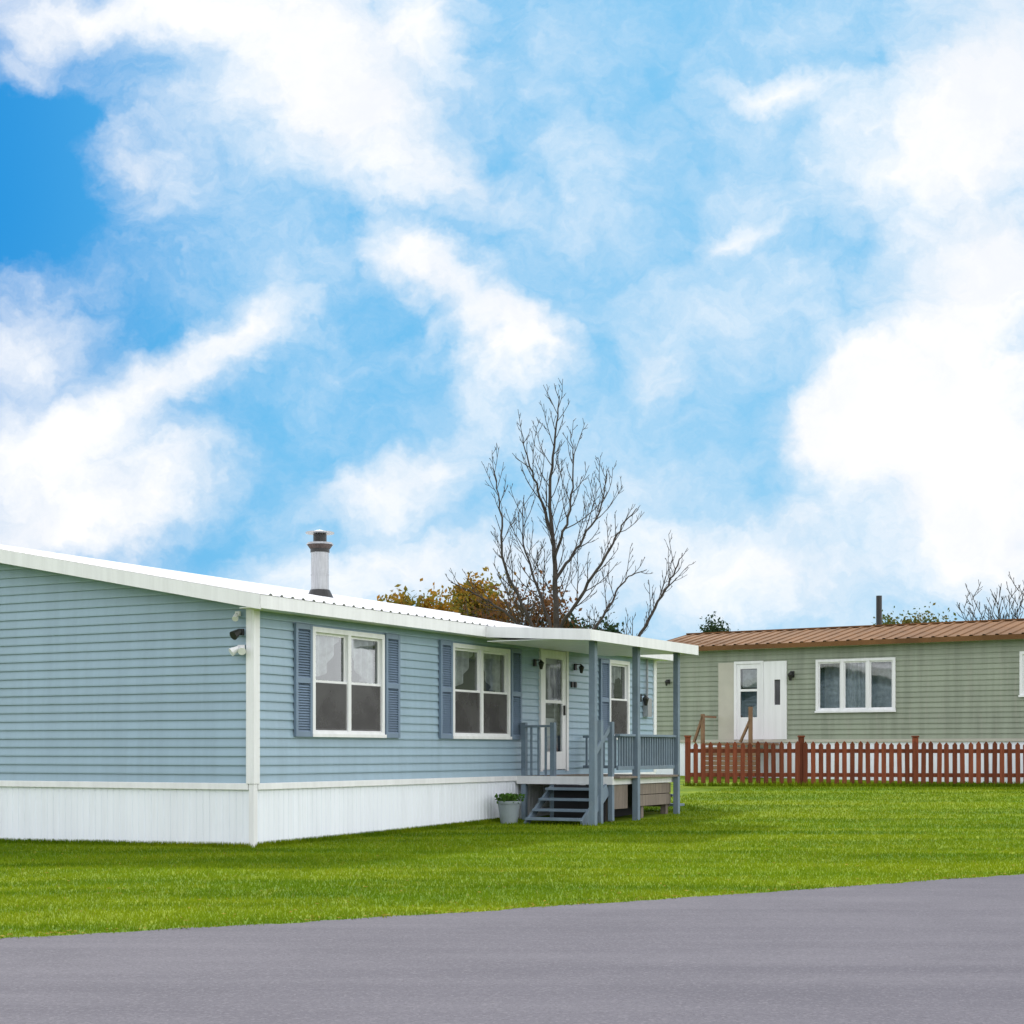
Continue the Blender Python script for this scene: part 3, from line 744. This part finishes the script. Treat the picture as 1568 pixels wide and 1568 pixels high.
blobs=[(500,110,290,210,-25,.80),(640,30,130,110,0,.5),(330,30,230,80,0,.5),(110,15,230,70,0,.7),
 (40,100,90,60,30,.6),(560,190,190,100,-35,.45),(700,290,150,60,-20,.4),
 (620,385,115,65,-25,.70),(715,455,140,80,-35,.80),(800,530,105,90,-30,.80),(730,600,110,70,20,.35),
 (230,590,210,75,25,.75),(370,500,130,65,25,.6),(60,720,230,150,0,.75),(240,740,170,90,20,.6),(60,820,230,90,0,.5),(50,520,140,70,0,.45),(180,270,200,90,10,.45),
 (600,745,190,75,5,.6),(570,880,180,80,0,.55),(680,690,80,60,30,.35),
 (1550,120,200,280,0,1.0),(1400,230,210,150,20,.7),(1510,420,200,130,0,1.1),(1410,570,230,120,10,1.15),(1330,640,210,110,0,1.1),(1440,740,210,130,0,.9),(1570,760,180,240,0,.9),
 (1250,720,100,140,0,.35),(1200,130,110,40,5,.5),(1130,360,90,35,15,.45),(1010,560,80,70,-30,.45),(1180,870,400,110,0,.5),(760,860,180,110,0,.3),(1000,800,240,130,0,.2),
 (950,300,300,260,0,.12),(1150,480,220,160,0,.15),(1000,680,240,160,0,.15),
 (20,240,170,190,0,-.75),(60,340,170,110,0,-.45),(330,850,130,90,0,-.4),(120,165,110,50,0,-.4)]
acc=None
for (px,py,ru,rv,rot,wt) in blobs:
    c=C_(px,py)
    mp=t.n('ShaderNodeMapping',{'Vector':wv,'Location':(c[0],c[1],0),'Rotation':(0,0,math.radians(rot)),'Scale':(ru/2500,rv/2500,1)},vector_type='TEXTURE').outputs[0]
    gr=t.n('ShaderNodeTexGradient',{'Vector':mp},gradient_type='SPHERICAL').outputs[1]
    acc=t.math('MULTIPLY_ADD',gr,wt,acc if acc is not None else 0.0)
n1=t.noise(wv,8,6,.62).outputs[0]
st=t.n('ShaderNodeMapping',{'Vector':wv,'Rotation':(0,0,math.radians(-35)),'Scale':(14,28,1)}).outputs[0]
n2=t.noise(st,1.0,6,.64).outputs[0]
f=t.math('ADD',acc,t.math('MULTIPLY',t.math('SUBTRACT',n1,.5),1.1))
f=t.math('ADD',f,t.math('MULTIPLY',t.math('SUBTRACT',n2,.5),.75))
f=t.math('ADD',f,t.mr(vv,.20,.02,.05,.28))
mask=t.mr(f,-.27,.88)
# crisper, puffier cores
cum=t.mr(f,.50,.80)
mask=t.math('MAXIMUM',mask,cum)
front=t.mr(sp.outputs[1],.70,.84)
az=t.mixc(t.mr(uu,-.34,-.12),(.0,2.9,7.4),(1.0,4.9,8.7))
az=t.mixc(t.mr(uu,-.12,.10),az,(1.8,5.6,9.0))
base=t.mixc(.97,sky.outputs[0],az)
base=t.mixc(t.mr(vv,.34,.0,0,.42),base,(3.4,6.9,9.3))
cl=t.mixc(t.mr(n1,.36,.60),(9.2,9.5,10.0),(10.3,10.35,10.5))
col=t.mixc(mask,base,cl)
bgF=t.n('ShaderNodeBackground',{'Color':col,'Strength':.1}).outputs[0]
n3=t.noise(gen,2.2,3,.6,.3).outputs[0]
mback=t.mr(n3,.38,.58,.4,1.)
east=t.mr(sp.outputs[0],-.8,.8)
clb=t.mixc(east,(16.,16.4,17.2),(24.,24.2,24.6))
colb=t.mixc(mback,sky.outputs[0],clb)
bgB=t.n('ShaderNodeBackground',{'Color':colb,'Strength':.1}).outputs[0]
bg=t.n('ShaderNodeMixShader',{0:front,1:bgB,2:bgF})
t.n('ShaderNodeOutputWorld',{'Surface':bg.outputs[0]})
w.cycles.sampling_method='MANUAL'; w.cycles.sample_map_resolution=512
# sun
S_=Vector((math.sin(AZ)*math.cos(EL),math.cos(AZ)*math.cos(EL),math.sin(EL)))
sd=bpy.data.lights.new('sun','SUN'); sd.energy=3.8; sd.angle=math.radians(2.0); sd.color=(1,.95,.86)
so=link(bpy.data.objects.new('sun',sd)); so.rotation_euler=(-S_).to_track_quat('-Z','Y').to_euler(); so.location=(0,30,40)
# camera
cd=bpy.data.cameras.new('camera'); cam=link(bpy.data.objects.new('camera',cd))
cam.location=(0,0,1.2); cam.rotation_euler=(math.radians(90),0,0)
cd.sensor_width=36; cd.lens=2500/1568*36; cd.shift_y=(1150-784)/1568; cd.clip_end=2000; cd.clip_start=.1
scene.camera=cam
